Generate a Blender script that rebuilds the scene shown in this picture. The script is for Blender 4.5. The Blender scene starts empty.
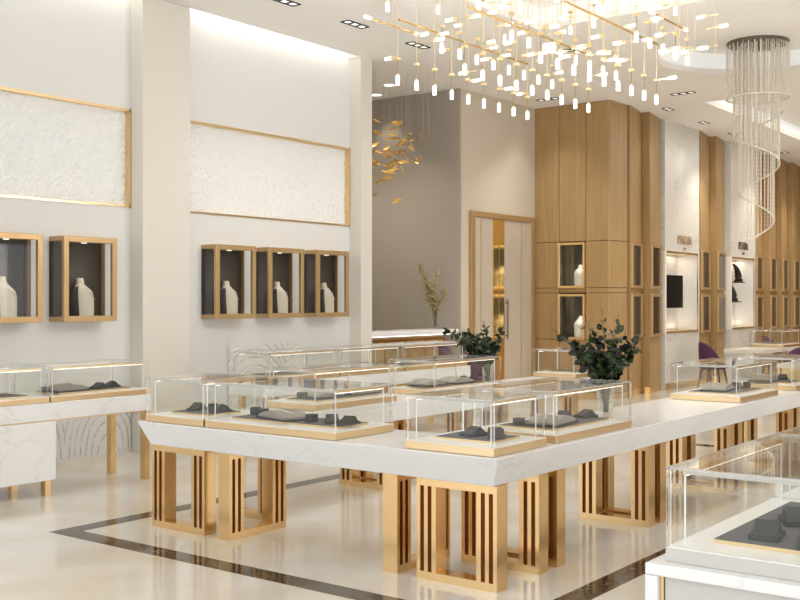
import bpy, bmesh, math, random
from mathutils import Vector, Matrix, noise
from math import pi, sin, cos, radians
R = random.Random(7)
C = bpy.context.scene.collection
H = 4.95

# ------------------------------------------------------------------ materials
def mat(name, col, rough=.5, metal=0, spec=.5, build=None, emit=None, es=0, coat=0):
    m = bpy.data.materials.new(name); m.use_nodes = True
    nt = m.node_tree; b = nt.nodes['Principled BSDF']
    b.inputs['Base Color'].default_value = (*col, 1)
    b.inputs['Roughness'].default_value = rough
    b.inputs['Metallic'].default_value = metal
    b.inputs['Specular IOR Level'].default_value = spec
    b.inputs['Coat Weight'].default_value = coat
    if emit:
        b.inputs['Emission Color'].default_value = (*emit, 1); b.inputs['Emission Strength'].default_value = es
    if build: build(nt, b)
    return m
def N(nt, t, **k):
    n = nt.nodes.new(t)
    for a, v in k.items():
        if hasattr(n, a): setattr(n, a, v)
        else: n.inputs[a.replace('_', ' ')].default_value = v
    return n
def coords(nt, scale=(1,1,1)):
    g = N(nt, 'ShaderNodeNewGeometry'); mp = N(nt, 'ShaderNodeMapping'); mp.inputs['Scale'].default_value = scale
    nt.links.new(g.outputs['Position'], mp.inputs['Vector']); return mp.outputs['Vector']
def ramp(nt, fac, stops):
    r = N(nt, 'ShaderNodeValToRGB'); e = r.color_ramp.elements
    while len(e) < len(stops): e.new(.5)
    for i, (p, c) in enumerate(stops): e[i].position = p; e[i].color = (*c, 1)
    nt.links.new(fac, r.inputs['Fac']); return r.outputs['Color']
def noise_col(scale, stops, ns=3, det=4, dist=0.0):
    def f(nt, b):
        v = coords(nt, scale); n = N(nt, 'ShaderNodeTexNoise'); n.inputs['Scale'].default_value = ns
        n.inputs['Detail'].default_value = det; n.inputs['Distortion'].default_value = dist
        nt.links.new(v, n.inputs['Vector'])
        nt.links.new(ramp(nt, n.outputs['Fac'], stops), b.inputs['Base Color'])
    return f
def marble(base, vein, alt, vs=1.3, width=.03, dist=1.2):
    def f(nt, b):
        v = coords(nt)
        n = N(nt, 'ShaderNodeTexNoise'); n.inputs['Scale'].default_value = vs; n.inputs['Detail'].default_value = 6
        n.inputs['Distortion'].default_value = dist; n.inputs['Roughness'].default_value = .55
        nt.links.new(v, n.inputs['Vector'])
        veins = ramp(nt, n.outputs['Fac'], [(.5-width, (0,0,0)), (.5, (1,1,1)), (.5+width, (0,0,0))])
        n2 = N(nt, 'ShaderNodeTexNoise'); n2.inputs['Scale'].default_value = vs*.8; n2.inputs['Detail'].default_value = 5
        nt.links.new(v, n2.inputs['Vector'])
        c0 = ramp(nt, n2.outputs['Fac'], [(.35, base), (.68, alt)])
        n3 = N(nt, 'ShaderNodeTexNoise'); n3.inputs['Scale'].default_value = vs*1.7
        nt.links.new(v, n3.inputs['Vector'])
        mm = N(nt, 'ShaderNodeMath', operation='MULTIPLY'); nt.links.new(veins, mm.inputs[0]); nt.links.new(n3.outputs['Fac'], mm.inputs[1])
        mx = N(nt, 'ShaderNodeMix', data_type='RGBA'); nt.links.new(mm.outputs[0], mx.inputs['Factor'])
        nt.links.new(c0, mx.inputs[6]); mx.inputs[7].default_value = (*vein, 1)
        nt.links.new(mx.outputs[2], b.inputs['Base Color'])
    return f
def wood_nodes(nt, b):
    v = coords(nt, (9, 9, .55)); n = N(nt, 'ShaderNodeTexNoise'); n.inputs['Scale'].default_value = 2.2; n.inputs['Detail'].default_value = 7
    n.inputs['Distortion'].default_value = .6; nt.links.new(v, n.inputs['Vector'])
    nt.links.new(ramp(nt, n.outputs['Fac'], [(.25, (.35,.215,.09)), (.5, (.41,.262,.115)), (.75, (.46,.30,.14))]), b.inputs['Base Color'])
def brushed(nt, b):
    v = coords(nt, (1, 1, 1)); n = N(nt, 'ShaderNodeTexNoise'); n.inputs['Scale'].default_value = 2; nt.links.new(v, n.inputs['Vector'])
    r = N(nt, 'ShaderNodeMapRange'); r.inputs['To Min'].default_value = .2; r.inputs['To Max'].default_value = .34
    nt.links.new(n.outputs['Fac'], r.inputs['Value']); nt.links.new(r.outputs[0], b.inputs['Roughness'])
def bumpy(scale, strength, tex='ShaderNodeTexNoise', dist=.02):
    def f(nt, b):
        v = coords(nt); n = N(nt, tex); n.inputs['Scale'].default_value = scale; nt.links.new(v, n.inputs['Vector'])
        bp = N(nt, 'ShaderNodeBump'); bp.inputs['Strength'].default_value = strength; bp.inputs['Distance'].default_value = dist
        nt.links.new(n.outputs[0], bp.inputs['Height']); nt.links.new(bp.outputs[0], b.inputs['Normal'])
    return f
def clear(name, tint, ior=1.45, gloss=(1,1,1), minf=0.0):
    m = bpy.data.materials.new(name); m.use_nodes = True; nt = m.node_tree; nt.nodes.clear()
    o = N(nt, 'ShaderNodeOutputMaterial'); mx = N(nt, 'ShaderNodeMixShader'); t = N(nt, 'ShaderNodeBsdfTransparent'); g = N(nt, 'ShaderNodeBsdfGlossy')
    t.inputs[0].default_value = (*tint, 1); g.inputs[0].default_value = (*gloss, 1); g.inputs['Roughness'].default_value = .02
    fr = N(nt, 'ShaderNodeLayerWeight'); fr.inputs[0].default_value = .5
    pw = N(nt, 'ShaderNodeMath', operation='POWER'); pw.inputs[1].default_value = 4; nt.links.new(fr.outputs['Facing'], pw.inputs[0])
    ml = N(nt, 'ShaderNodeMath', operation='MULTIPLY'); ml.inputs[1].default_value = .6; nt.links.new(pw.outputs[0], ml.inputs[0])
    ad = N(nt, 'ShaderNodeMath', operation='ADD'); ad.inputs[1].default_value = minf + (ior-1)*.08; ad.use_clamp = True
    nt.links.new(ml.outputs[0], ad.inputs[0]); nt.links.new(ad.outputs[0], mx.inputs[0])
    nt.links.new(t.outputs[0], mx.inputs[1]); nt.links.new(g.outputs[0], mx.inputs[2]); nt.links.new(mx.outputs[0], o.inputs[0]); return m

M = {}
M['plaster'] = mat('plaster', (.72,.715,.70), .85, build=bumpy(120, .05))
M['taupe'] = mat('taupe_wallcovering', (.42,.37,.31), .85, build=bumpy(160, .08))
M['beige'] = mat('beige_wallcovering', (.60,.53,.435), .85, build=bumpy(160, .08))
M['ceiling'] = mat('ceiling_paint', (.90,.88,.845), .9)
M['stone'] = mat('crushed_white_stone', (.88,.88,.87), .8, build=bumpy(75, .45, 'ShaderNodeTexVoronoi', .02))
M['cream_wall'] = mat('cream_pillar_paint', (.70,.665,.60), .85)
M['post_brown'] = mat('dark_bronze_post', (.16,.09,.045), .5, .4)
M['door_cream'] = mat('beige_door_lacquer', (.53,.46,.37), .5)
M['relief'] = mat('carved_relief', (.72,.715,.70), .8)
M['groove_shade'] = mat('groove_shade_grey', (.56,.545,.52), .9)
M['wood'] = mat('honey_oak', (.34,.2,.1), .45, build=wood_nodes)
M['dark_gap'] = mat('shadow_gap', (.06,.035,.015), .8)
M['gold'] = mat('brushed_champagne_gold', (.85,.60,.31), .24, 1)
M['slot'] = mat('dark_bronze_insert', (.22,.085,.035), .4, .7)
M['base_gold'] = mat('champagne_base', (.84,.64,.39), .3, 1)
M['gold_trim'] = mat('satin_gold', (.82,.62,.35), .3, 1)
M['gold_wood'] = mat('bronze_frame', (.55,.37,.18), .4, .6)
M['gold_bright'] = mat('polished_brass', (.95,.68,.28), .12, 1)
M['marble'] = mat('white_marble', (.85,.85,.86), .18, build=marble((.855,.855,.86), (.72,.715,.71), (.85,.85,.85), 1.1, .012, .9))
M['marble_wall'] = mat('cream_marble', (.8,.77,.7), .25, build=marble((.71,.68,.62), (.54,.50,.44), (.67,.64,.58), .9, .02, 1.2))
M['floor'] = mat('polished_cream_marble', (.75,.7,.6), .09, build=marble((.74,.72,.68), (.68,.63,.555), (.63,.555,.44), 1.3, .022, 1.4))
M['band'] = mat('dark_emperador_marble', (.1,.07,.05), .07, spec=.35, build=marble((.05,.034,.024), (.34,.29,.23), (.085,.06,.042), 4, .014, 1.5))
M['cream'] = mat('cream_lacquer', (.60,.575,.54), .4)
M['white'] = mat('white_lacquer', (.88,.87,.85), .3)
M['velvet'] = mat('grey_velvet', (.125,.12,.12), .9)
M['velvet_dark'] = mat('charcoal_suede', (.045,.047,.05), .75)
M['ramp'] = mat('grey_linen_ramp', (.33,.30,.26), .8)
M['dark_back'] = mat('dark_brown_lining', (.035,.028,.023), .6)
M['blue_back'] = mat('slate_lining', (.05,.06,.085), .7)
M['bust'] = mat('beige_linen_bust', (.62,.56,.47), .85, build=bumpy(250, .15))
M['bust_white'] = mat('white_bust', (.8,.78,.74), .7)
M['glass'] = clear('clear_acrylic', (.985,.99,.985), 1.3)
M['glass_dark'] = clear('vase_glass', (.93,.95,.94), 1.6)
M['tint_glass'] = clear('slate_tinted_glass', (.5,.53,.58), 1.1)
M['edge'] = mat('polished_acrylic_edge', (.95,.95,.94), .12)
M['edge'].node_tree.nodes['Principled BSDF'].inputs['Transmission Weight'].default_value = .75
M['post'] = mat('acrylic_post', (.97,.98,.98), .02)
M['post'].node_tree.nodes['Principled BSDF'].inputs['Transmission Weight'].default_value = 1
M['chrome'] = mat('chrome', (.85,.85,.86), .08, 1)
M['led'] = mat('led_strip', (1,1,1), .5, emit=(1,.975,.94), es=3)
M['led_case'] = mat('case_led', (1,1,1), .5, emit=(1,.97,.92), es=2.6)
M['cove'] = mat('cove_light', (.55,.55,.54), .5, emit=(1,.985,.95), es=.42)
M['tube'] = mat('lit_glass_tube', (1,1,1), .3, emit=(1,.97,.93), es=.95)
M['lamp'] = mat('downlight_lamp', (1,1,1), .4, emit=(1,.96,.9), es=1.3)
M['black'] = mat('black_metal', (.02,.02,.02), .35)
M['screen'] = mat('tv_screen', (.006,.004,.003), .5, spec=.1)
M['purple'] = mat('plum_velvet', (.085,.022,.065), .7)
M['slate'] = mat('slate_blue_velvet', (.06,.075,.10), .7)
M['legs'] = mat('dark_bronze_leg', (.10,.065,.045), .35, .6)
M['leaf'] = mat('eucalyptus_leaf', (.02,.05,.018), .45, build=noise_col((1,1,1), [(.45,(.003,.006,.003)),(.66,(.030,.075,.014))], 14))
M['twig'] = mat('brown_twig', (.11,.075,.05), .8)
M['bud'] = mat('olive_blossom', (.42,.36,.16), .7)
M['leaf_gold'] = mat('amber_gold_leaf', (.80,.50,.12), .35, .7)
M['gold_tube'] = mat('pale_brass', (.95,.78,.45), .3, .8)
M['gold_bar'] = mat('antique_brass', (.62,.43,.18), .4, .9)
M['canopy'] = mat('mesh_canopy', (.16,.13,.10), .5, .5)
M['crystal'] = mat('crystal_bead', (.86,.80,.70), .15, spec=.9, emit=(.9,.82,.68), es=0)
M['wire'] = mat('fine_wire', (.5,.46,.4), .5, .5)
M['letter'] = mat('bronze_lettering', (.16,.11,.08), .4, .3)
M['letter_gold'] = mat('gold_lettering', (.50,.36,.22), .5, .3)
M['sculpt'] = mat('dark_bronze', (.06,.045,.035), .35, .7)

# ------------------------------------------------------------------ mesh helpers
class MB:
    def __init__(s): s.v = []; s.f = []
    def add(s, vs, fs):
        k = len(s.v); s.v += [tuple(v) for v in vs]; s.f += [tuple(i+k for i in f) for f in fs]; return s
    def box(s, x0, x1, y0, y1, z0, z1, M4=None):
        vs = [Vector(p) for p in ((x0,y0,z0),(x1,y0,z0),(x1,y1,z0),(x0,y1,z0),(x0,y0,z1),(x1,y0,z1),(x1,y1,z1),(x0,y1,z1))]
        if M4: vs = [M4 @ v for v in vs]
        return s.add(vs, [(0,3,2,1),(4,5,6,7),(0,1,5,4),(1,2,6,5),(2,3,7,6),(3,0,4,7)])
    def prism(s, poly, z0, z1, inset=0.0):
        n = len(poly); lo = poly
        vs = [(x,y,z0) for x,y in lo] + [(x,y,z1) for x,y in poly]
        return s.add(vs, [tuple(range(n-1,-1,-1)), tuple(range(n,2*n))] + [(i,(i+1)%n,n+(i+1)%n,n+i) for i in range(n)])
    def tube(s, pts, r, n=8, caps=True):
        pts = [Vector(p) for p in pts]; rs = r if isinstance(r, (list,tuple)) else [r]*len(pts)
        rings = []
        for i, p in enumerate(pts):
            t = (pts[min(i+1,len(pts)-1)] - pts[max(i-1,0)])
            t = t.normalized() if t.length > 1e-9 else Vector((0,0,1))
            a = t.orthogonal().normalized() if abs(t.z) < .99 else Vector((1,0,0)); a = (a - t*a.dot(t)).normalized(); b = t.cross(a)
            if abs(t.z) < .99:
                a = Vector((0,0,1)).cross(t).normalized(); b = t.cross(a)
            rings.append([p + (a*cos(2*pi*k/n) + b*sin(2*pi*k/n))*rs[i] for k in range(n)])
        vs = [v for r_ in rings for v in r_]; fs = []
        for i in range(len(pts)-1):
            for k in range(n): fs.append((i*n+k, i*n+(k+1)%n, (i+1)*n+(k+1)%n, (i+1)*n+k))
        if caps: fs += [tuple(range(n-1,-1,-1)), tuple((len(pts)-1)*n+k for k in range(n))]
        return s.add(vs, fs)
    def lathe(s, prof, n=24, c=(0,0,0)):
        vs = [(c[0]+r*cos(2*pi*k/n), c[1]+r*sin(2*pi*k/n), c[2]+z) for r, z in prof for k in range(n)]; fs = []
        for i in range(len(prof)-1):
            for k in range(n): fs.append((i*n+k, i*n+(k+1)%n, (i+1)*n+(k+1)%n, (i+1)*n+k))
        return s.add(vs, fs)
    def build(s, name, m, parent=None, smooth=False, bevel=0, loc=(0,0,0), rz=0):
        me = bpy.data.meshes.new(name); me.from_pydata(s.v, [], s.f); me.validate(); me.update()
        if smooth:
            for p in me.polygons: p.use_smooth = True
        me.materials.append(m)
        o = bpy.data.objects.new(name, me); C.objects.link(o); o.parent = parent; o.location = loc; o.rotation_euler = (0,0,rz)
        if bevel:
            b = o.modifiers.new('bevel', 'BEVEL'); b.width = bevel; b.segments = 2; b.limit_method = 'ANGLE'
        return o
def box(name, m, x0, x1, y0, y1, z0, z1, parent=None, bevel=0): return MB().box(x0,x1,y0,y1,z0,z1).build(name, m, parent, bevel=bevel)
def tag(o, label=None, cat=None, group=None, kind=None):
    if label: o['label'] = label
    if cat: o['category'] = cat
    if group: o['group'] = group
    if kind: o['kind'] = kind
    return o
def thing(name, label, cat, loc=(0,0,0), rz=0, group=None):
    o = bpy.data.objects.new(name, None); C.objects.link(o); o.location = loc; o.rotation_euler = (0,0,rz); o.empty_display_size = .1
    return tag(o, label, cat, group)
def struct(o): o['kind'] = 'structure'; return o
def copy_tree(o, parent=None):
    kids = list(o.children); c = o.copy(); C.objects.link(c); c.parent = parent
    for ch in kids: copy_tree(ch, c)
    return c

# ------------------------------------------------------------------ the setting
XF = -2.0; XB = 29.0; YR = -6.5
PF = 9.15; WL = 9.35                                 # pillar face, wall face
struct(box('floor', M['floor'], XF, XB, YR, 12.6, -.1, 0))
# dark inlaid band round the island
bd = MB(); bx0, bx1, by0, by1, bw = 4.51, 11.78, 2.70, 6.56, .165
bd.box(bx0,bx1,by0,by0+bw,0,.0012).box(bx0,bx1,by1-bw,by1,0,.0012).box(bx0,bx0+bw,by0+bw,by1-bw,0,.0012).box(bx1-bw,bx1,by0+bw,by1-bw,0,.0012)
struct(bd.build('trim_1', M['band']))

def ceiling():
    bm = bmesh.new()
    def loop(pts):
        vs = [bm.verts.new((x,y,H)) for x,y in pts]
        return [bm.edges.new((vs[i], vs[(i+1)%len(vs)])) for i in range(len(vs))]
    ed = loop([(XF,YR),(XB,YR),(XB,12.6),(11.15,12.6),(11.15,PF),(XF,PF)])
    holes = [[(6.2,1.2),(TX,1.2),(TX,TY),(6.2,TY)], circ, [(17.2,2.0),(27.0,2.0),(27.0,6.68),(17.2,6.68)]]
    for h in holes: ed += loop(h)
    bmesh.ops.triangle_fill(bm, use_beauty=True, use_dissolve=False, edges=ed)
    me = bpy.data.meshes.new('ceiling'); bm.to_mesh(me); bm.free(); me.materials.append(M['ceiling'])
    o = bpy.data.objects.new('ceiling', me); C.objects.link(o); struct(o)
    for i, (h, dz) in enumerate(zip(holes, (.26,.30,.26))):
        n = len(h); t = MB(); t.add([(x,y,H) for x,y in h]+[(x,y,H+.08) for x,y in h], [(k,(k+1)%n,n+(k+1)%n,n+k) for k in range(n)])
        struct(t.build('trim_%d' % (2+i*3), M['ceiling']))
        t = MB(); t.add([(x,y,H+.08) for x,y in h]+[(x,y,H+dz) for x,y in h], [(k,(k+1)%n,n+(k+1)%n,n+k) for k in range(n)])
        struct(t.build('trim_%d' % (3+i*3), M['cove']))
        struct(MB().add([(x,y,H+dz) for x,y in h], [tuple(range(n))]).build('trim_%d' % (4+i*3), M['ceiling']))
TX, TY = 11.36, 6.5
circ = [(14.25+1.37*cos(2*pi*k/64), 4.72+1.37*sin(2*pi*k/64)) for k in range(64)]
ceiling()
# left wall in bays with recessed stone panels, plus the cove slot above it
PZ0, PZ1 = 2.655, 3.727
w = MB(); w.box(XF,11.41,WL,WL+.25,0,PZ0).box(XF,11.41,WL,WL+.25,PZ1,5.3).box(XF,3.6,WL,WL+.25,PZ0,PZ1).box(11.2,11.41,WL,WL+.25,PZ0,PZ1).box(7.47,8.12,WL,WL+.25,PZ0,PZ1)
w.box(XF,11.41,WL+.12,WL+.25,PZ0,PZ1)
struct(w.build('wall_left', M['plaster']))
struct(MB().box(XF,11.15,PF-.25,WL,5.2,5.3).box(XF,11.15,PF-.01,PF,H,5.2).build('trim_11', M['plaster']))
struct(box('trim_12', M['led'], XF, 11.15, PF+.002, PF+.014, 5.02, 5.05))
for xa, xb in ((3.5,7.4),(8.2,11.1)):
    l = bpy.data.lights.new('cove_wash', 'AREA'); l.shape = 'RECTANGLE'; l.size = xb-xa; l.size_y = .06; l.energy = 1.7*(xb-xa); l.color = (1,.955,.88)
    o = bpy.data.objects.new('cove_wash', l); C.objects.link(o); o.location = ((xa+xb)/2, PF+.06, 5.1); o.rotation_euler = (radians(25),0,0)
for i, (a, b) in enumerate(((7.46,8.129),(11.175,11.415),(2.9,3.55))):
    struct(box('trim_%d' % (13+i), M['cream_wall'], a, b, PF, WL+.02, 0, 5.19 if i != 1 else 5.19))
# alcove, side block with the door
struct(box('wall_back', M['taupe'], 11.15, XB, 12.6, 12.8, 0, H))
struct(box('wall_left', M['taupe'], 11.15, 11.4, WL+.25, 12.6, 0, H))
struct(MB().box(13.74,16.3,9.262,12.6,0,H).build('wall_back', M['taupe']))
struct(MB().box(13.76,16.05,9.25,9.262,0,H).build('wall_back', M['beige']))
wr = MB(); wr.box(XF,XB,YR-.2,YR,0,.25).box(XF,XB,YR-.2,YR,3.1,H).box(17,XB,YR-.2,YR,.25,3.1)  # unseen wall; window openings added to brighten surfaces facing right
for xx in (-2,2.6,7.4,12.2): wr.box(xx,xx+.35,YR-.2,YR,.25,3.1)
struct(wr.build('wall_right', M['beige']))
struct(box('wall_far', M['wood'], XB, XB+.2, YR, 12.8, 0, H))
# storefront piers on the street side, behind the viewer
for k, y in enumerate((-6.3, -2.2, 1.8, 5.6, 9.2)):
    struct(box('trim_%d' % (20+k), M['gold_trim'], XF-.1, XF+.1, y-.07, y+.07, 0, H))
struct(box('baseboard_left', M['plaster'], XF, 7.46, WL-.012, WL, 0, .02))

# --- crushed-stone panels in gold frames
def stone_panel(x0, x1, label):
    t = thing('stone_panel', label, 'wall panel', ((x0+x1)/2, WL, PZ0))
    w2 = (x1-x0)/2; h = PZ1-PZ0; nx = int((x1-x0)/.02); nz = int(h/.02); vs = []; fs = []
    for j in range(nz+1):
        for i in range(nx+1):
            y = .065 + R.uniform(-.009, .009); vs.append((-w2+.02+(2*w2-.04)*i/nx, y, .02+(h-.04)*j/nz))
    for j in range(nz):
        for i in range(nx): a = j*(nx+1)+i; fs.append((a,a+1,a+nx+2,a+nx+1))
    MB().add(vs, fs).build('stone_slab', M['stone'], t)
    f = MB(); f.box(-w2,w2,-.012,.11,0,.022).box(-w2,w2,-.012,.11,h-.028,h).box(-w2,-w2+.022,-.012,.11,0,h).box(w2-.022,w2,-.012,.11,0,h)
    f.build('gold_frame', M['gold_trim'], t)
stone_panel(3.62, 7.455, 'white crushed-stone wall panel in a thin gold frame, left of the wide pillar')
stone_panel(8.135, 11.17, 'white crushed-stone wall panel in a thin gold frame, right of the wide pillar')

# --- carved wave relief on the wall foot
def relief(x0, x1, label, z1=1.1):
    nx = int((x1-x0)/.009); nz = int(z1/.011); vs = []; fs = []; dark = []; fi = []
    for j in range(nz+1):
        for i in range(nx+1):
            x = x0+(x1-x0)*i/nx; z = z1*j/nz
            u = x*1.0; c = (u % 1.1)-.55
            ph = 62*math.hypot(c*.9, (z+.2)*.55) + 7*noise.noise(Vector((x*1.1, 0, z*1.3)))
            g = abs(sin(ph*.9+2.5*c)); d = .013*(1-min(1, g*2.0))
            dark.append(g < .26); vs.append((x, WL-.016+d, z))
    for j in range(nz):
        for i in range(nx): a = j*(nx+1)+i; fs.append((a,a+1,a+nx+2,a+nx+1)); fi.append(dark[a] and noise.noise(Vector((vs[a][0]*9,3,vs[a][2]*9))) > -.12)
    k = len(vs); vs += [(x0,WL-.016,z1),(x1,WL-.016,z1),(x1,WL,z1),(x0,WL,z1)]; fs.append((k,k+1,k+2,k+3))
    o = MB().add(vs, fs).build('carved_wall_panel', M['relief']); o.data.materials.append(M['groove_shade'])
    for p, q in zip(o.data.polygons, fi): p.material_index = 1 if q else 0  # grey on groove faces paints in the shade of the shallow carving
    tag(o, label, 'wall panel')
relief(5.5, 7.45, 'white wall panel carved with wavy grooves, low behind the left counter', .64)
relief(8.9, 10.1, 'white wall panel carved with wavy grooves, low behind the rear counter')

# ------------------------------------------------------------------ wood wall facing the hall (X = 16.03)
XW = 16.03
struct(MB().box(XW+.02,XW+.1,7.9,9.26,0,.98).box(XW+.02,XW+.1,7.9,9.26,2.62,H).box(XW+.02,XW+.1,7.9,8.27,.98,2.62).box(XW+.02,XW+.1,8.77,9.26,.98,2.62).box(XW+.02,XW+.1,8.27,8.77,1.745,1.85).box(XW+.3,XW+.4,7.9,9.26,0,H).build('wall_back', M['dark_gap']))
g = .005; wp = MB()
for ya, yb, mid in ((8.77,9.26,0),(8.27,8.77,1),(7.897,8.27,0)):
    for za, zb, hole in ((.1,.98,0),(.98,1.77,1),(1.77,1.855,0),(1.855,2.635,1),(2.635,H,0)):
        if mid and hole: continue
        wp.box(XW, XW+.02, ya+g, yb-g, za+g, zb-g)
struct(wp.build('wall_back', M['wood']))
struct(box('baseboard_back', M['gold_trim'], XW-.01, XW+.02, 7.86, 9.26, 0, .1))
# rounded pier beside it and the saw-tooth side wall
YB = 8.75
pier = [(XW,7.901)] + [(XW+.05-.05*cos(a), 7.88-.05*sin(a)) for a in (0,.4,.8,1.2,1.57)] + [(16.62,7.80),(16.66,7.87),(16.66,YB),(XW+.3,YB),(XW+.3,7.90)]
struct(MB().prism([(x+(.008 if x < XW+.03 else 0), y+.008) for x, y in pier], 0, H).build('wall_side', M['dark_gap']))
ps = MB()
for za, zb in ((.1,.98),(.98,1.77),(1.77,1.855),(1.855,2.635),(2.635,H)): ps.prism(pier, za+g, zb-g)
struct(ps.build('wall_side', M['wood']))
struct(MB().prism([(x, y-.008) for x, y in pier[:7]]+[(16.62,7.9),(XW,7.95)], 0, .1).build('baseboard_side', M['gold_trim']))
piers = [((16.66,7.77),(17.46,7.93)), ((17.49,7.78),(18.30,7.94)), ((20.02,7.86),(20.85,8.0)), ((20.88,7.86),(21.68,8.0)),
         ((23.24,7.88),(24.14,8.03)), ((24.17,7.88),(25.10,8.03)), ((25.13,7.90),(25.95,8.03)), ((25.98,7.90),(26.9,8.03)), ((26.93,7.90),(28.9,8.1))]
for a, b in piers:
    struct(MB().prism([a, b, (b[0]+.005, YB), (a[0], YB)], 0, H).build('wall_side', M['wood']))
    struct(MB().prism([(a[0]-.008,a[1]-.012), (b[0],b[1]-.012), b, (a[0]-.008,a[1]+.09)], 0, .12).build('baseboard_side', M['gold_trim']))
# marble bays with deep lit niches
NZ0, NZ1 = 1.04, 2.55
for x0, x1 in ((18.36,20.0),(21.72,23.22)):
    yf = 7.87; m = MB()
    m.box(x0,x1,yf,YB,NZ1,H).box(x0,x1,yf,YB,0,NZ0).box(x0,x1,yf+.40,YB,NZ0,NZ1)
    struct(m.build('wall_side', M['marble_wall']))
    m = MB(); m.box(x1-.12,x1,yf,yf+.40,NZ0,NZ1).box(x0,x0+.06,yf,yf+.40,NZ0,NZ1)
    struct(m.build('wall_side', M['white']))
    m = MB(); m.box(x0+.04,x1-.08,yf-.015,yf+.38,NZ1-.035,NZ1-.001).box(x0+.04,x1-.08,yf-.015,yf+.38,NZ0+.001,NZ0+.035).box(x1-.12,x1-.09,yf-.015,yf-.001,NZ0,NZ1)
    struct(m.build('trim_30', M['gold_trim']))
    struct(box('baseboard_side', M['gold_trim'], x0-.005, x1, yf-.012, yf-.001, 0, .12))
    l = bpy.data.lights.new('niche_light', 'AREA'); l.shape = 'RECTANGLE'; l.size = 1.2; l.size_y = .1; l.energy = 2.6; l.color = (1,.88,.70)
    o = bpy.data.objects.new('niche_light', l); C.objects.link(o); o.location = ((x0+x1)/2, yf+.30, NZ1-.05)
    l = bpy.data.lights.new('niche_light', 'AREA'); l.shape = 'RECTANGLE'; l.size = 1.2; l.size_y = .06; l.energy = 1.2; l.color = (1,.88,.70)
    o = bpy.data.objects.new('niche_light', l); C.objects.link(o); o.location = ((x0+x1)/2, yf+.33, NZ0+.06); o.rotation_euler = (pi,0,0)

# framed wall showcases on the saw-tooth piers
def pier_showcase(a, b, z0, z1, label, lining, group):
    a = Vector((*a,0)); b = Vector((*b,0)); d = (b-a); L = d.length; rz = math.atan2(d.y, d.x); c = a + d*.5
    t = thing('wall_showcase', label, 'display case', (c.x, c.y, z0), rz, group)
    w = L/2-.03; h = z1-z0; D = .05; fw = .03; fr_ = .11
    f = MB(); f.box(-w,-w+fw,-D,-.002,0,h).box(w-fr_,w,-D,-.002,0,h).box(-w+fw,w-fr_,-D,-.002,0,.05).box(-w+fw,w-fr_,-D,-.002,h-.05,h)
    f.build('frame', M['gold_wood'], t, bevel=.004)
    box('lining', lining, -w+fw, w-fr_, -.012, -.004, fw, h-fw, t)
    box('glass_pane', M['tint_glass'], -w+fw, w-fr_, -.030, -.026, fw, h-fw, t)
names = ['first', 'second', 'third', 'fourth', 'fifth', 'sixth', 'seventh', 'eighth']
for i, (a, b) in enumerate(piers[:8]):
    where = ('left of the television niche' if i < 2 else 'between the two marble niches' if i < 4 else 'right of the shelf niche')
    rel = ['farther left of the pair', 'nearer the niche'][i % 2] if i < 2 else ['left one of the pair', 'right one of the pair'][i % 2] if i < 4 else ['nearest the niche', 'second from the niche', 'third from the niche', 'fourth from the niche'][i-4]
    for z0, z1, r in ((1.85,2.63,'upper'), (1.0,1.76,'lower')):
        pier_showcase(a, b, z0, z1, '%s gold-framed wall showcase %s, %s' % (r, where, rel), M['velvet'] if i < 2 else M['blue_back'], 'gold-framed wall showcases on the wood piers')

# ------------------------------------------------------------------ busts and box showcases
def bust_mesh():
    secs = [(0,.092,.100),(.06,.094,.104),(.12,.096,.107),(.17,.096,.107),(.205,.095,.102),(.228,.090,.090),(.246,.080,.072),(.260,.066,.055),(.274,.052,.043),(.290,.043,.037),(.310,.039,.034),(.328,.037,.032),(.334,.034,.030)]
    n = 32; front = MB(); back = MB()
    for part, sel in ((front, lambda k: n*.5 <= k < n or k == n//2-1 or k == 0), (back, lambda k: 0 < k < n//2-1)):
        vs = []; fs = []
        for z, rx, ry in secs:
            for k in range(n):
                a = 2*pi*k/n; vs.append((rx*cos(a), ry*sin(a)*(1.0 if sin(a) < 0 else .85) + .02*(z/.33)**1.3, z))
        for i in range(len(secs)-1):
            for k in range(n):
                if (sel(k) or i >= 7) if part is front else (sel(k) and i < 7): fs.append((i*n+k, i*n+(k+1)%n, (i+1)*n+(k+1)%n, (i+1)*n+k))
        if part is front: fs.append(tuple((len(secs)-1)*n+k for k in range(n)))
        else: fs.append(tuple(range(n-1,-1,-1)))
        part.add(vs, fs)
    return front, back
def bust(loc, rz, label, m, group=None, s=1.0):
    t = thing('necklace_bust', label, 'jewelry bust', loc, rz, group)
    f, b = bust_mesh(); sx_ = 1.0 if m == M['bust'] else 1.25
    o = f.build('bust_form', m, t, smooth=True); o.scale = (sx_*s,s,s)
    o = b.build('bust_back', M['velvet_dark'] if m == M['bust'] else m, t, smooth=True); o.scale = (sx_*s,s,s)
    pts = []
    for k in range(25):
        u = -1+2*k/24; pts.append((.075*sin(u*2.0)*s, (-.108+.095*abs(u)**1.3)*s, (.15+.135*abs(u)**1.2)*s))
    MB().tube(pts, .004*s, 6).build('necklace', M['chrome'], t, smooth=True)
    return t
VX = [(5.54,6.19),(6.43,7.08),(8.478,9.125),(9.347,9.977),(10.224,10.863)]
vdesc = ['leftmost, cut by the photo edge', 'just left of the wide pillar', 'first right of the wide pillar', 'middle of the three right of the pillar', 'rightmost, beside the narrow pillar']
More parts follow.
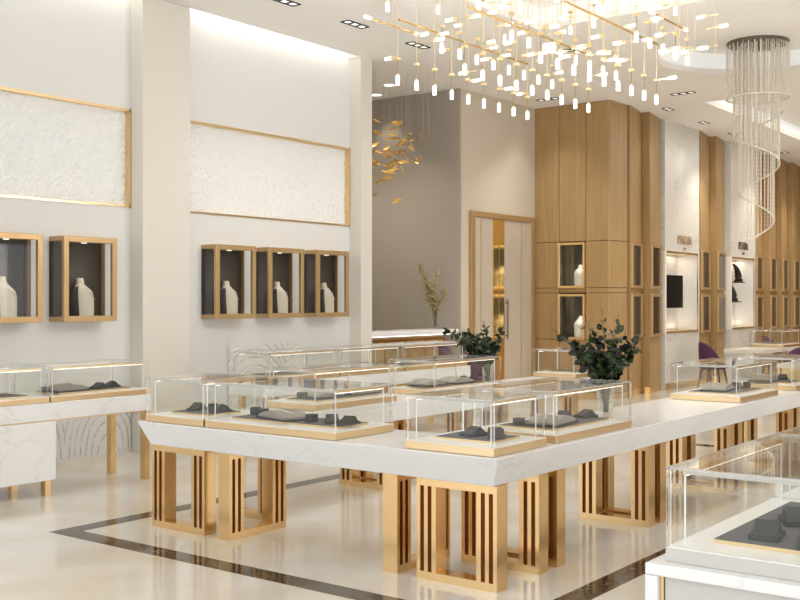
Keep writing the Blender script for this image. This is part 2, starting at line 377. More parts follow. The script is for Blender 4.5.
for i, (x0, x1) in enumerate(VX):
    w = (x1-x0)/2; D = .245; h = .865
    t = thing('box_showcase', 'bronze-framed glass box showcase on the white wall, ' + vdesc[i], 'display case', ((x0+x1)/2, WL, 1.43), 0, 'box showcases on the left wall')
    fw = .058; bw2 = .045
    f = MB(); f.box(-w,-w+fw,-D-.01,-D+.03,0,h).box(w-fw,w,-D-.01,-D+.03,0,h).box(-w+fw,w-fw,-D-.01,-D+.03,0,fw).box(-w+fw,w-fw,-D-.01,-D+.03,h-fw,h)
    f.box(-w,w,-D+.03,-.002,0,.05).box(-w,w,-D+.03,-.002,h-.05,h)
    f.build('frame', M['gold_wood'], t, bevel=.003)
    box('back_panel', M['dark_back'], -w+bw2, w-bw2, -.014, -.004, .05, h-.05, t)
    for sx in (-1,1): box('back_post', M['dark_back'] if sx < 0 else M['post_brown'], *sorted((sx*w, sx*(w-bw2))), -.05, -.003, .05, h-.05, t)
    p = MB(); p.box(-w+fw,w-fw,-D,-D+.005,fw,h-fw).box(-w+.008,-w+.013,-D+.03,-.055,.05,h-.05).box(w-.013,w-.008,-D+.03,-.055,.05,h-.05)
    p.build('glass_pane', M['glass'], t)
    lm = MB().lathe([(0,0),(.028,0),(.03,.012)], 20, (0,-.13,h-.062)); lm.build('spotlight', M['lamp'], t)
    l = bpy.data.lights.new('showcase_spot', 'SPOT'); l.energy = 5; l.spot_size = 1.5; l.spot_blend = .6; l.color = (1,.86,.68); l.shadow_soft_size = .03
    o = bpy.data.objects.new('showcase_spot', l); C.objects.link(o); o.location = ((x0+x1)/2, WL-.15, 1.43+h-.075)
    bust(((x0+x1)/2-.02, WL-.125, 1.481), radians(52), 'beige linen bust with a necklace inside the box showcase ' + ['cut by the photo edge','just left of the wide pillar','first after the wide pillar','middle of the three','beside the narrow pillar'][i], M['bust'], 'necklace busts in the box showcases', 1.18)
# two niches in the wood wall
for z0, r in ((1.85,'upper'), (.985,'lower')):
    h = .765; t = thing('niche_showcase', r + ' gold-framed niche showcase in the oak wall facing the hall', 'display case', (XW, 8.52, z0), 0, 'niche showcases in the oak wall')
    f = MB(); f.box(-.07,.02,.205,.25,0,h).box(-.07,.02,-.25,-.222,0,h).box(-.07,.02,-.222,.205,0,.04).box(-.07,.02,-.222,.205,h-.04,h)
    f.build('frame', M['gold_trim'], t, bevel=.004)
    n_ = MB(); n_.box(.27,.29,-.25,.25,.04,h-.04).box(.02,.29,.222,.25,.04,h-.04).box(.02,.29,-.25,-.222,.04,h-.04).box(.02,.29,-.25,.25,h-.045,h-.02).box(.02,.29,-.25,.25,.02,.041)
    n_.build('lining', M['dark_back'], t)
    box('glass_pane', M['glass'], -.02,-.015,-.222,.205,.04,h-.04, t)
    l = bpy.data.lights.new('niche_spot', 'SPOT'); l.energy = 9; l.spot_size = 1.4; l.spot_blend = .5; l.color = (1,.88,.72); l.shadow_soft_size = .02
    o = bpy.data.objects.new('niche_spot', l); C.objects.link(o); o.location = (XW+.08, 8.5, z0+h-.06)
    bust((XW+.13, 8.42, z0+.043), radians(-80), 'pale necklace bust inside the %s niche of the oak wall' % r, M['bust_white'], 'pale busts in the oak wall niches', 1.05)

# ------------------------------------------------------------------ door
t = thing('door_1', None, None, (14.975, 9.25, 0)); t['kind'] = 'structure'
f = MB(); f.box(-.995,-.885,-.05,-.001,0,3.06).box(.885,.995,-.05,-.001,0,3.06).box(-.885,.885,-.05,-.001,2.97,3.06)
f.build('door_frame', M['gold_wood'], t, bevel=.004)
for sx in (-1, 1):
    lf = MB(); lf.box(-.885 if sx < 0 else .004, -.004 if sx < 0 else .885, -.028, -.002, .01, 2.965)
    leaf = lf.build('door_leaf', M['door_cream'], t)
    cx = -.18 if sx < 0 else 0
    box('gold_strip', M['gold_bright'], -.345 if sx < 0 else -.155, -.175 if sx < 0 else -.005, -.042, -.029, .01, 2.96, leaf)
    box('gold_bead', M['gold_trim'], -.70 if sx < 0 else .55, -.69 if sx < 0 else .56, -.034, -.029, .01, 2.96, leaf)
MB().tube([(.05,-.075,1.0),(.05,-.075,1.66)], .012, 8).box(.042,.058,-.075,-.028,1.05,1.07).box(.042,.058,-.075,-.028,1.59,1.61).build('door_handle', M['letter'], t)

# ------------------------------------------------------------------ TV, shelves, sculptures, signs
t = thing('television', 'black wall-mounted television in the left marble niche', 'television', (19.15, 8.27, 1.50))
box('screen', M['screen'], -.42, .43, -.24, -.205, 0, .62, t, .004)
box('wall_mount', M['black'], -.1, .1, -.205, 0, .2, .42, t)
for z, r in ((2.02,'upper'),(1.60,'lower')):
    s = MB().box(-.55,.66 if r == 'upper' else .45,-.28,-.001,0,.022).build('wall_shelf', M['sculpt'], loc=(22.25,8.27,z), bevel=.003)
    tag(s, 'thin dark %s shelf in the right marble niche' % r, 'shelf', 'shelves in the right niche')
    sc = thing('horn_sculpture', 'dark curved horn sculpture on the %s shelf of the right niche' % r, 'sculpture', (22.70 if r == 'upper' else 22.40, 8.10, z+.022), 0, 'horn sculptures')
    pts = [(.12-.42*(1-cos(a)) + .0, 0, .02+.36*sin(a)) for a in [k*1.45/12 for k in range(13)]]
    MB().tube(pts, [.085*(1-k/12)**.8+.006 for k in range(13)], 12).build('horn', M['sculpt'], sc, smooth=True)
    MB().lathe([(0,0),(.09,0),(.09,.02),(0,.02)], 20, (.12,0,0)).build('base', M['sculpt'], sc)
def sign(text, sub, cx, z, size, m, label):
    cu = bpy.data.curves.new('sign', 'FONT'); cu.body = text; cu.size = size; cu.extrude = .006; cu.align_x = 'CENTER'; cu.space_character = 1.05
    to = bpy.data.objects.new('tmp', cu); C.objects.link(to); bpy.context.view_layer.update()
    me = bpy.data.meshes.new_from_object(to.evaluated_get(bpy.context.evaluated_depsgraph_get())); bpy.data.objects.remove(to)
    bm = bmesh.new(); bm.from_mesh(me); bm.transform(Matrix.Diagonal((.78,1,1,1)))
    cu2 = bpy.data.curves.new('sub', 'FONT'); cu2.body = sub; cu2.size = size*.36; cu2.extrude = .01; cu2.align_x = 'CENTER'
    to = bpy.data.objects.new('tmp', cu2); C.objects.link(to); bpy.context.view_layer.update()
    me2 = bpy.data.meshes.new_from_object(to.evaluated_get(bpy.context.evaluated_depsgraph_get())); bpy.data.objects.remove(to)
    me2.transform(Matrix.Translation((0,-size*.42,0))); bm.from_mesh(me2)
    bm.to_mesh(me); bm.free(); me.materials.clear(); me.materials.append(m)
    o = bpy.data.objects.new('sign_letters', me); C.objects.link(o); o.location = (cx, 7.855, z); o.rotation_euler = (pi/2,0,0)
    tag(o, label, 'sign')
sign('PENXIN', 'mn', 19.25, 2.70, .235, M['letter_gold'], 'gold lettering on the marble above the television niche')
sign('PEXIIN', 'mn', 22.43, 2.72, .235, M['letter'], 'dark lettering on the marble above the shelf niche')

# ------------------------------------------------------------------ island
def u_top():
    T = [(5,3.12),(11.25,3.12),(11.25,3.87),(5.74,3.87),(5.74,5.58),(11.25,5.58),(11.25,6.2),(5,6.2)]
    B = [(5.07,3.19),(11.18,3.19),(11.18,3.835),(5.705,3.835),(5.705,5.615),(11.18,5.615),(11.18,6.13),(5.07,6.13)]
    n = 8; vs = [(x,y,.60) for x,y in B]+[(x,y,.77) for x,y in T]; fs = [(k,(k+1)%n,n+(k+1)%n,n+k) for k in range(n)]
    for q in ((0,3,4,7),(0,1,2,3),(4,5,6,7)): fs += [tuple(n+i for i in q), tuple(reversed(q))]
    return MB().add(vs, fs)
isl = thing('display_island', 'long white marble display island on slatted gold pedestals in the hall centre', 'display counter', (8.1,4.66,0))
def local(o): o.location = (-8.1,-4.66,0); return o
local(u_top().build('marble_top', M['marble'], isl, bevel=.004))
def pedestal(cx, cy, rz):
    W = .56; d = .11; hz = .599
    xs = [0,.026,.054,.080,.108,.138]; m_ = MB()
    for sgn in (1,-1):
        for a, b in ((xs[0],xs[1]),(xs[2],xs[3]),(xs[4],xs[5])):
            lo, hi = -W/2+a, -W/2+b
            if sgn < 0: lo, hi = -hi, -lo
            m_.box(lo,hi,0,d,.048,hz-.045)
    m_.box(-W/2,W/2,0,d,0,.048).box(-W/2,W/2,0,d,hz-.045,hz)
    ins = []
    for sgn in (1,-1):
        lo, hi = (-W/2+.013, -W/2+.12) if sgn > 0 else (W/2-.12, W/2-.013)
        ins.append(MB().box(lo,hi,.035,d-.035,.03,hz-.03))
    o = m_.build('pedestal_frame', M['gold'], isl); o.location = (cx-8.1, cy-4.66, 0); o.rotation_euler = (0,0,rz); [q.build('slot_insert', M['slot'], o) for q in ins]; return o
def across(x, y0): pedestal(x+.11, y0+.28, pi/2)         # panel facing -X, running along Y from y0
def along(x0, y): pedestal(x0+.28, y, 0)                 # panel running along X from x0 at y..y+.11
across(5.09, 3.18); across(5.09, 5.58); along(5.09, 3.885); along(5.09, 5.33)
for x in (5.58, 5.80): across(x, 3.19)
across(5.72, 5.55)
for x in (7.22, 7.42, 8.86, 9.06, 10.5, 10.7): across(x, 3.22)
for x in (7.25, 7.45, 8.9, 9.1, 10.6): across(x, 5.62)

# ------------------------------------------------------------------ glass cases
def case(x0, x1, y0, y1, label, phrase, zb=.772, base=None, h=.05, H2=1.09, bars='both', items=(), pad=True, bases='gold', group='glass display cases'):
    cx, cy = (x0+x1)/2, (y0+y1)/2; wx, wy = (x1-x0)/2, (y1-y0)/2
    t = thing('glass_case', label, 'display case', (cx,cy,zb), 0, group); g = H2-zb
    box('base', base or M['base_gold'], -wx,wx,-wy,wy,0,h-.004, t, .002)
    box('deck', M['white'], -wx+.004,wx-.004,-wy+.004,wy-.004,h-.004,h, t)
    p = .007; gi = MB()
    a, b = wx-.004, wy-.004; z0_ = h+.001; 
    gi.box(-a,-a+p,-b+.012,b-.012,z0_,g-p).box(a-p,a,-b+.012,b-.012,z0_,g-p).box(-a+.012,a-.012,-b,-b+p,z0_,g-p).box(-a+.012,a-.012,b-p,b,z0_,g-p).box(-a+.012,a-.012,-b+.012,b-.012,g-p,g)
    gi.build('glass_cover', M['glass'], t)
    e = MB(); q = .009
    e.box(-a,a,-b,-b+q,g-q*.8,g).box(-a,a,b-q,b,g-q*.8,g).box(-a,-a+q,-b+q,b-q,g-q*.8,g).box(a-q,a,-b+q,b-q,g-q*.8,g)
    e.build('top_edge', M['edge'], t)
    for sx in (-1,1):
        for sy in (-1,1): MB().box(*sorted((sx*a, sx*(a-.011))), *sorted((sy*b, sy*(b-.011))), z0_, g-q*.8).build('corner_post', M['post'], t)
    i_ = .045
    for sy in (-1,1):
        if wx >= wy or sy < 2:
            bar = box('light_bar', M['gold_trim'], -a+i_,a-i_, sy*(b-i_)-.007, sy*(b-i_)+.007, g-.030, g-.012, t)
            box('led_strip', M['led_case'], -a+i_+.01,a-i_-.01, sy*(b-i_)-.004, sy*(b-i_)+.004, g-.033, g-.0305, bar)
    for sx in (-1,1):
        bar = box('light_bar', M['cream'], sx*(a-i_)-.006, sx*(a-i_)+.006, -b+i_, b-i_, g-.026, g-.012, t)
    for sx in (-1,1):
        for sy in (-1,1): MB().tube([(sx*(a-i_),sy*(b-i_),h),(sx*(a-i_),sy*(b-i_),g-.03)], .0035, 6).build('support_rod', M['white'], t)
    if pad:
        tr = box('velvet_tray', M['gold_trim'], -wx+.15,wx-.13,-wy+.11,wy-.11,h,h+.012, t)
        box('velvet_pad', M['velvet'], -wx+.152,wx-.132,-wy+.112,wy-.112,h+.0122,h+.015, tr)
    return t
def wedge(L, W, hh, base_h=.02):
    return MB().box(-L/2,L/2,-W/2,W/2,0,base_h).add([(-L/2+.01,-W/2+.01,base_h),(L/2-.01,-W/2+.01,base_h),(L/2-.01,W/2-.01,base_h),(-L/2+.01,W/2-.01,base_h),(L/2-.05,-W/2+.01,hh),(L/2-.05,W/2-.01,hh)],
        [(0,3,2,1),(0,1,4),(3,5,2),(0,4,5,3),(1,2,5,4)])
def display(kind, x, y, z, rz, label, s=1.0):
    if kind == 'wedge':
        t = thing('jewelry_stand', label, 'jewelry stand', (x,y,z), rz, 'jewelry stands in the glass cases'); wedge(.14*s,.10*s,.055*s,.018).build('wedge_body', M['velvet_dark'], t)
        MB().tube([(.012*s+.010*s*cos(a), .010*s*sin(a), .043*s+.007*s*cos(a)) for a in [2*pi*k/16 for k in range(17)]], .0025, 5).build('ring', M['gold_bright'], t, smooth=True)
    elif kind == 'ramp':
        t = thing('necklace_ramp', label, 'jewelry stand', (x,y,z), rz, 'jewelry stands in the glass cases')
        vs = []; n = 8; W = .10*s; L = .17*s
        top = [( -L+2*L*k/n, .014+.045*s*sin(pi*min(1,(k/n)*.9+.05))**.8) for k in range(n+1)]
        for xx, zz in top: vs += [(xx,-W,zz),(xx,W,zz),(xx,-W,0),(xx,W,0)]
        fs = []
        for k in range(n): a = 4*k; fs += [(a,a+4,a+5,a+1),(a,a+2,a+6,a+4),(a+1,a+5,a+7,a+3),(a+2,a+3,a+7,a+6)]
        fs += [(0,1,3,2),(4*n,4*n+2,4*n+3,4*n+1)]
        MB().add(vs, fs).build('ramp_body', M['ramp'], t, smooth=False)
        MB().box(-L-.015,L+.015,-W-.015,W+.015,0,.012).build('base_plate', M['velvet_dark'], t)
        MB().tube([(-L*.75+L*1.3*(k/12), .05*s*sin(pi*k/12), .014+.045*s*sin(pi*min(1,(.125+k/12*.65)*.9+.05))**.8+.004) for k in range(13)], .003, 5).build('necklace', M['chrome'], t, smooth=True)
    else:
        t = thing('ring_block', label, 'jewelry stand', (x,y,z), rz, 'jewelry stands in the glass cases')
        MB().box(-.035*s,.035*s,-.03*s,.03*s,0,.05*s).build('block_body', M['velvet_dark'], t, bevel=.005)
        MB().tube([(.014*s*cos(a), 0, .055*s+.014*s*sin(a)) for a in [2*pi*k/16 for k in range(17)]], .002, 5).build('ring', M['gold_bright'], t, smooth=True)
    return t
KN = {'wedge':'charcoal ring wedge', 'ramp':'grey necklace ramp', 'block':'dark ring block'}
def fill(phrase, z, items):
    for kind, x, y, rz, pos in items: display(kind, x, y, z+.0665, rz, '%s %s in the %s' % (KN[kind], pos, phrase))
Z0 = .772
case(5.04,5.64,5.54,6.15,'glass jewelry case at the left front corner of the island','')
fill('island left front corner case', Z0, [('wedge',5.34,5.93,.3,'left of centre'),('block',5.40,5.83,.5,'in the middle'),('wedge',5.36,5.70,-.4,'right of centre')])
case(5.04,5.64,4.335,5.52,'long glass jewelry case in the middle of the island front','')
fill('long case on the island front', Z0, [('block',5.40,5.385,.2,'at the left end'),('block',5.36,5.28,0,'second from left'),('ramp',5.31,5.03,1.3,'left of centre'),('block',5.30,4.765,.1,'at centre'),('wedge',5.34,4.62,.8,'right of centre'),('wedge',5.32,4.46,.2,'at the right end')])
case(5.04,5.64,3.17,3.79,'glass jewelry case on the near right corner of the island','')
fill('near corner case of the island', Z0, [('wedge',5.34,3.50,-.2,'left of centre'),('block',5.42,3.40,0,'in the middle back'),('wedge',5.33,3.33,.5,'near the right end')])
case(5.76,6.83,3.17,3.79,'glass jewelry case behind the near corner one, on the island right side','')
fill('second case along the island right side', Z0, [('block',5.95,3.55,.1,'at the near end'),('ramp',6.15,3.42,.1,'left of centre'),('wedge',6.46,3.50,.3,'at centre'),('wedge',6.63,3.42,-.3,'near the far end')])
case(6.29,7.36,5.62,6.17,'glass jewelry case nearer the viewer on the island left side','')
fill('nearer case on the island left side', Z0, [('block',6.50,5.95,.1,'at the near end'),('ramp',6.70,5.9,.05,'left of centre'),('ramp',7.11,5.87,-.05,'near the far end')])
case(7.94,9.08,5.62,6.17,'glass jewelry case farther back on the island left side','')
fill('farther case on the island left side', Z0, [('ramp',8.20,5.9,.05,'near the left end'),('ramp',8.63,5.87,0,'near the right end'),('block',8.89,5.95,.3,'at the far end')])
case(10.65,11.2,5.62,6.17,'small glass case at the far left corner of the island','')
case(8.97,9.98,3.17,3.80,'glass jewelry case toward the far right of the island right side','')
fill('third case along the island right side', Z0, [('ramp',9.35,3.50,.1,'left of centre'),('wedge',9.655,3.45,.1,'at centre'),('block',9.80,3.4,.2,'at the far end')])
case(10.50,11.2,3.17,3.80,'glass jewelry case on the far right corner of the island','')
fill('far right corner case', Z0, [('ramp',10.72,3.55,.1,'at the near end'),('wedge',11.0,3.45,.2,'at the far end')])

# ------------------------------------------------------------------ counters along the left wall
def wall_counter(x0, x1, label, legs, block=None):
    t = thing('marble_counter', label, 'display counter', (x1,7.75,0)); y0, y1 = 7.75, 8.34
    def bx(n, m, a, b, c, d, e, f_, bv=0): return box(n, m, a-x1, b-x1, c-7.75, d-7.75, e, f_, t, bv)
    bx('marble_top', M['marble'], x0, x1, y0, y1, .64, .785, .004)
    bx('gold_edge', M['gold_trim'], x0+.001, x1-.002, y0+.012, y1-.01, .630, .6395)
    if block:
        bx('marble_cabinet', M['marble'], block[0], block[1], y0+.001, y1, .135, .6295, .003)
    for lx in legs:
        for ly in (y0+.02, y1-.08):
            bx('leg', M['gold'], lx-.03, lx+.03, ly, ly+.06, 0, .6295 if not (block and block[0] < lx < block[1]) else .1345)
wall_counter(2.6, 6.42, 'white marble wall counter with gold legs at the far left', [2.8, 4.3, 5.335, 6.385], (2.65,5.40))
wall_counter(7.95, 11.75, 'white marble wall counter behind the island beside the narrow pillar', [8.1, 9.9, 11.6])
case(4.25,5.345,7.765,8.32,'glass jewelry case cut by the left photo edge on the wall counter','', zb=.786, H2=1.09)
case(5.36,6.415,7.765,8.32,'glass jewelry case on the right end of the left wall counter','', zb=.786, H2=1.09)
fill('case on the left wall counter', .786, [('block',5.45,7.98,0,'at the left end'),('ramp',5.66,7.98,.1,'left of centre'),('block',5.80,8.165,.1,'behind centre'),('wedge',5.99,7.96,.2,'right of centre'),('wedge',6.18,8.03,-.2,'near the right end')])
case(7.99,9.10,7.765,8.32,'glass case on the left end of the rear wall counter','', zb=.786, H2=1.10)
case(9.14,10.3,7.765,8.32,'glass case in the middle of the rear wall counter','', zb=.786, H2=1.10)
case(10.34,11.7,7.765,8.32,'glass case on the right end of the rear wall counter','', zb=.786, H2=1.10)
fill('middle case of the rear wall counter', .786, [('ramp',9.8,8.0,.1,'at centre')])

# ------------------------------------------------------------------ foreground right counter
t = thing('marble_counter', 'white marble waterfall counter with cream panels in the right foreground', 'display counter', (3.33,1.5,0))
box('marble_top', M['marble'], 0,3.4,-.95,0,.732,.772, t, .006)
box('marble_side', M['marble'], 0,3.4,-.045,0,0,.7315, t, .004)
box('front_panel', M['cream'], .03,.05,-.90,-.06,.04,.73, t)
box('gold_edge', M['gold_trim'], .02,.05,-.058,-.047,.03,.73, t)
box('carcass', M['white'], .06,3.35,-.93,-.05,.02,.73, t)
case(3.385,4.50,.78,1.45,'large glass jewelry case at the right foreground corner','', zb=.7725, base=M['cream'], h=.05)
case(4.515,5.65,.78,1.45,'large glass jewelry case cut by the right photo edge, behind the foreground one','', zb=.7725, base=M['cream'], h=.05)
fill('right foreground case', .7725, [('wedge',3.66,1.20,.15,'nearest the left front corner'),('wedge',3.60,1.03,.3,'at the front right'),('wedge',3.95,1.19,.5,'behind left'),('ramp',3.98,.99,.2,'behind right'),('block',4.2,1.2,0,'at the back')])
fill('case cut by the right photo edge', .7725, [('ramp',4.9,1.15,.4,'at the near end'),('wedge',5.25,1.1,.2,'at the far end')])

# ------------------------------------------------------------------ alcove cabinet
t = thing('alcove_cabinet', 'gold-fronted cabinet with white marble slab top in the alcove', 'cabinet', (12.5,9.5,0))
box('marble_top', M['marble'], -1.08,1.235,-.22,.30,1.13,1.20, t, .004)
box('body', M['gold_wood'], -1.06,1.0,-.10,.28,0,1.10, t)
f = MB()
for x in (-1.06,-.52,-.02,.48,.97): f.box(x,x+.025,-.125,-.101,.30,1.05)
f.box(-1.06,1.0,-.125,-.101,1.05,1.075).build('gold_frame', M['gold_bright'], t)
box('led_strip', M['led'], -1.05,1.2,-.07,-.05,1.115,1.128, t)

# ------------------------------------------------------------------ plants
def vase(loc, r, h, label, water=True):
    t = thing('glass_vase', label, 'vase', loc)
    MB().lathe([(0,.004),(r*.75,.004),(r*.78,.012),(r,h),(r*.96,h),(r*.74,.02),(0,.018)], 24).build('vase_wall', M['glass_dark'], t, smooth=True)
    if water: MB().lathe([(0,.019),(r*.72,.019),(r*.82,h*.45),(0,h*.45)], 20).build('water', M['glass'], t, smooth=True)
def leafy(loc, h, spread, n_st, label, seed, lean=(0,0), ls=.042):
    r = random.Random(seed); t = thing('leafy_branches', label, 'plant', loc); st = MB(); lv = MB()
    for i in range(n_st):
        a = 2*pi*i/n_st + r.uniform(-.3,.3); sp = spread*r.uniform(.35,1.0); hh = h*r.uniform(.62,1.08)*(1.05-.30*sp/spread)
        p0 = Vector((.015*cos(a), .015*sin(a), .03)); p3 = Vector((sp*cos(a)+lean[0], sp*sin(a)+lean[1], hh)); p1 = Vector((.02*cos(a), .02*sin(a), h*.45)); 
        pts = [p0.lerp(p1, k/8*1.0).lerp(p1.lerp(p3, k/8), k/8) for k in range(9)]
        st.tube(pts, [.004-.0003*k for k in range(9)], 5)
        for k in range(18):
            f = .38+.62*k/21; u = f*8; j = min(7, int(u)); p = pts[j].lerp(pts[j+1], u-j)
            for q in range(2):
                d = Vector((r.uniform(-1,1), r.uniform(-1,1), r.uniform(-.6,.9))).normalized(); nrm = d.orthogonal().normalized(); nrm.rotate(Matrix.Rotation(r.uniform(0,6), 3, d)); side = d.cross(nrm)
                s = ls*r.uniform(.6,1.15); c = p + d*(.012+s*.5)
                vs = [p]; 
                for aa in (-.9,-.45,0,.45,.9): pass
                ring_ = [c - d*s*.5, c - d*s*.2+side*s*.38, c + d*s*.2+side*s*.36, c + d*s*.55, c + d*s*.2-side*s*.36, c - d*s*.2-side*s*.38]
                m2 = c + nrm*s*.10
                lv.add(ring_+[m2], [(0,1,6),(1,2,6),(2,3,6),(3,4,6),(4,5,6),(5,0,6)])
    st.build('stems', M['twig'], t); lv.build('leaves', M['leaf'], t, smooth=True)
vase((7.30,3.60,.772), .07, .24, 'clear glass vase holding the big leafy branches on the island right side')
leafy((7.30,3.60,.776), .82, .36, 14, 'big dark green eucalyptus branches standing behind the right side glass case', 3, (-.02,.05), .066)
vase((9.46,6.02,.772), .07, .24, 'clear glass vase holding leafy branches at the far left side of the island')
leafy((9.46,6.02,.776), .74, .42, 17, 'dark green eucalyptus branches in front of the double door', 8, (-.1,.14), .06)
vase((13.45,9.52,1.2005), .04, .15, 'small clear vase on the alcove cabinet slab')
t = thing('blossom_branch', 'olive-yellow blossoming twigs standing in the small alcove vase', 'plant', (13.45,9.52,1.205))
r = random.Random(5); st = MB(); bl = MB()
for i, (dx, dy, hh) in enumerate(((-.02,.30,1.0),(.02,.03,.92),(0,-.17,.62),(-.05,.16,.78),(.03,.20,.60))):
    pts = [Vector((dx*f+.02*sin(7*f+i), dy*f**1.8+.015*sin(9*f+2*i), .02+hh*f)) for f in [k/10 for k in range(11)]]
    st.tube(pts, [.008-.0006*k for k in range(11)], 5)
    for k in range(120):
        f = r.uniform(.42,1); j = min(9, int(f*10)); p = pts[j].lerp(pts[j+1], f*10-j) + Vector((r.gauss(0,.03), r.gauss(0,.035), r.gauss(0,.03)))
        s = r.uniform(.014,.03); d = Vector((r.gauss(0,1),r.gauss(0,1),r.gauss(0,1))).normalized(); e = d.orthogonal().normalized()
        bl.add([p-d*s, p+e*s*.6, p+d*s, p-e*s*.6, p+d.cross(e)*s*.5], [(0,1,4),(1,2,4),(2,3,4),(3,0,4)])
st.build('twigs', M['twig'], t); bl.build('blossoms', M['bud'], t)

# ------------------------------------------------------------------ chairs and consultation desk
def make_chair():
    t = thing('upholstered_chair', 'x', 'chair')
    n = 13; vs = []; fs = []
    for i in range(n):
        a = radians(-95+190*i/(n-1)); top = .58+.32*(1-(abs(a)/1.66)**2.6) if True else 0
        for rr, zz in ((.25,.40),(.275,.55),(.285,top),(.255,top+.005),(.235,.55),(.21,.40)):
            vs.append((rr*sin(a), rr*cos(a)*.95+.0, zz))
    for i in range(n-1):
        for k in range(6): a = i*6; fs.append((a+k, a+(k+1)%6, a+6+(k+1)%6, a+6+k))
    fs += [tuple(range(6)), tuple((n-1)*6+k for k in range(5,-1,-1))]
    b = MB().add(vs, fs).build('backrest', M['purple'], t, smooth=True); s_ = b.modifiers.new('sub', 'SUBSURF'); s_.levels = 1; s_.render_levels = 1
    MB().lathe([(0,.38),(.20,.38),(.235,.40),(.24,.44),(.22,.475),(.15,.485),(0,.485)], 24).build('seat', M['purple'], t, smooth=True)
    for sx in (-1,1):
        for sy in (-1,1): MB().tube([(sx*.15,sy*.15,.385),(sx*.215,sy*.215,0)], [.02,.011], 8).build('leg', M['legs'], t, smooth=True)
    return t
ch = make_chair()
spots = [((19.02,7.22), radians(42), 'plum velvet chair at the left end of the far marble desk', M['purple'], 1),
         ((12.95,8.80), radians(25), 'plum velvet chair left of the leafy branches, in front of the alcove cabinet', M['purple'], 1.16),
         ((12.68,8.22), radians(25), 'plum velvet chair half hidden by the leafy branches', M['purple'], 1.16),
         ((22.75,7.3), radians(0), 'plum velvet chair behind the far marble desk at the photo edge', M['purple'], 1),
         ((16.6,5.0), radians(-110), 'plum velvet chair at the right photo edge, seen through the glass cases', M['purple'], 1.05)]
for i, ((x, y), rz, lab, m_, s) in enumerate(spots):
    o = ch if i == 0 else copy_tree(ch)
    o.location = (x, y, 0); o.rotation_euler = (0,0,rz); o.scale = (1,1,s); o['label'] = lab; o['group'] = 'plum velvet chairs'
t = thing('marble_desk', 'cream marble consultation desk with slab legs in front of the marble niches', 'desk', (18.65,6.2,0))
box('desk_top', M['marble_wall'], 0,3.6,0,.69,.70,.77, t, .004)
for x in (.05, 3.45): box('slab_leg', M['cream'], x,x+.10,.05,.64,0,.6995, t)
case(19.9,21.0,6.22,6.86,'small glass case on the far marble desk','', zb=.772)
t = thing('marble_desk', 'low marble desk at the right photo edge beyond the island', 'desk', (15.2,4.2,0))
box('desk_top', M['marble_wall'], 0,1.0,0,.65,.69,.75, t, .004)
for x in (.05, .85): box('slab_leg', M['gold_trim'], x,x+.08,.05,.60,0,.6895, t)

# ------------------------------------------------------------------ downlights
def downlight(x, y, along_x, cells, lit, where, e=38):
    t = thing('recessed_downlight', 'black-trimmed recessed ceiling downlight ' + where, 'ceiling light', (x,y,H), 0 if along_x else pi/2, 'recessed downlights')
    c = .13; L = c*cells; f = MB(); th = .018; z0 = -.012
    f.box(-L/2,L/2,-c/2,-c/2+th,z0,-.001).box(-L/2,L/2,c/2-th,c/2,z0,-.001)
    for k in range(cells+1): xx = -L/2+k*c; f.box(max(-L/2,xx-th/2),min(L/2,xx+th/2),-c/2+th,c/2-th,z0,-.001)
    f.build('frame', M['black'], t)
    for k in range(cells):
        xx = -L/2+(k+.5)*c
        MB().lathe([(0,-.006),(.035,-.006),(.043,-.003),(.043,-.001)], 16, (xx,0,0)).build('lamp', M['lamp'], t)
    l = bpy.data.lights.new('downlight_beam', 'SPOT'); l.energy = e*(.45 if 17 < x < 21.5 else 1); l.spot_size = radians(95); l.spot_blend = .7; l.color = (1,.965,.91); l.shadow_soft_size = .06
    o = bpy.data.objects.new('downlight_beam', l); C.objects.link(o); o.location = (x,y,H-.03)
dl = [(8.576,8.105,1,3,'at the top edge above the pillar'),(9.797,8.113,1,3,'above the right stone panel'),(11.096,8.132,1,3,'just left of the chandelier bars'),
      (12.522,6.618,0,3,'seen between the chandelier tubes'),(15.368,8.617,0,3,'in front of the oak wall top'),(16.224,6.653,0,3,'right of the chandelier bottom'),
      (17.427,7.417,1,2,'first of the row by the marble bay'),(19.157,7.448,1,2,'above the left marble bay'),(20.77,7.482,1,2,'left of the crystal strands'),(24.149,7.52,1,2,'at the far right by the oak wall')]
for x, y, ax, n_, wh in dl: downlight(x, y, ax, n_, True, wh)
for k, (x, y) in enumerate(((12.9,10.0),(13.4,10.65),(13.03,10.95))):
    t = tag(MB().lathe([(0,-.012),(.05,-.012),(.08,-.008),(.085,-.001)], 20).build('spot_downlight', M['lamp'], loc=(x,y,H)), 'round white spot downlight in the alcove ceiling, ' + ['nearest the hall','middle one','farthest one'][k], 'ceiling light', 'round alcove downlights')
    l = bpy.data.lights.new('alcove_beam', 'SPOT'); l.energy = 26; l.spot_size = radians(90); l.spot_blend = .8; l.color = (1,.9,.76)
    o = bpy.data.objects.new('alcove_beam', l); C.objects.link(o); o.location = (x,y,H-.03)
def beam(x, y, e, col=(1,.93,.82), ang=100):
    l = bpy.data.lights.new('ceiling_beam', 'SPOT'); l.energy = e; l.spot_size = radians(ang); l.spot_blend = .8; l.color = col; l.shadow_soft_size = .05
    o = bpy.data.objects.new('ceiling_beam', l); C.objects.link(o); o.location = (x,y,H-.03)

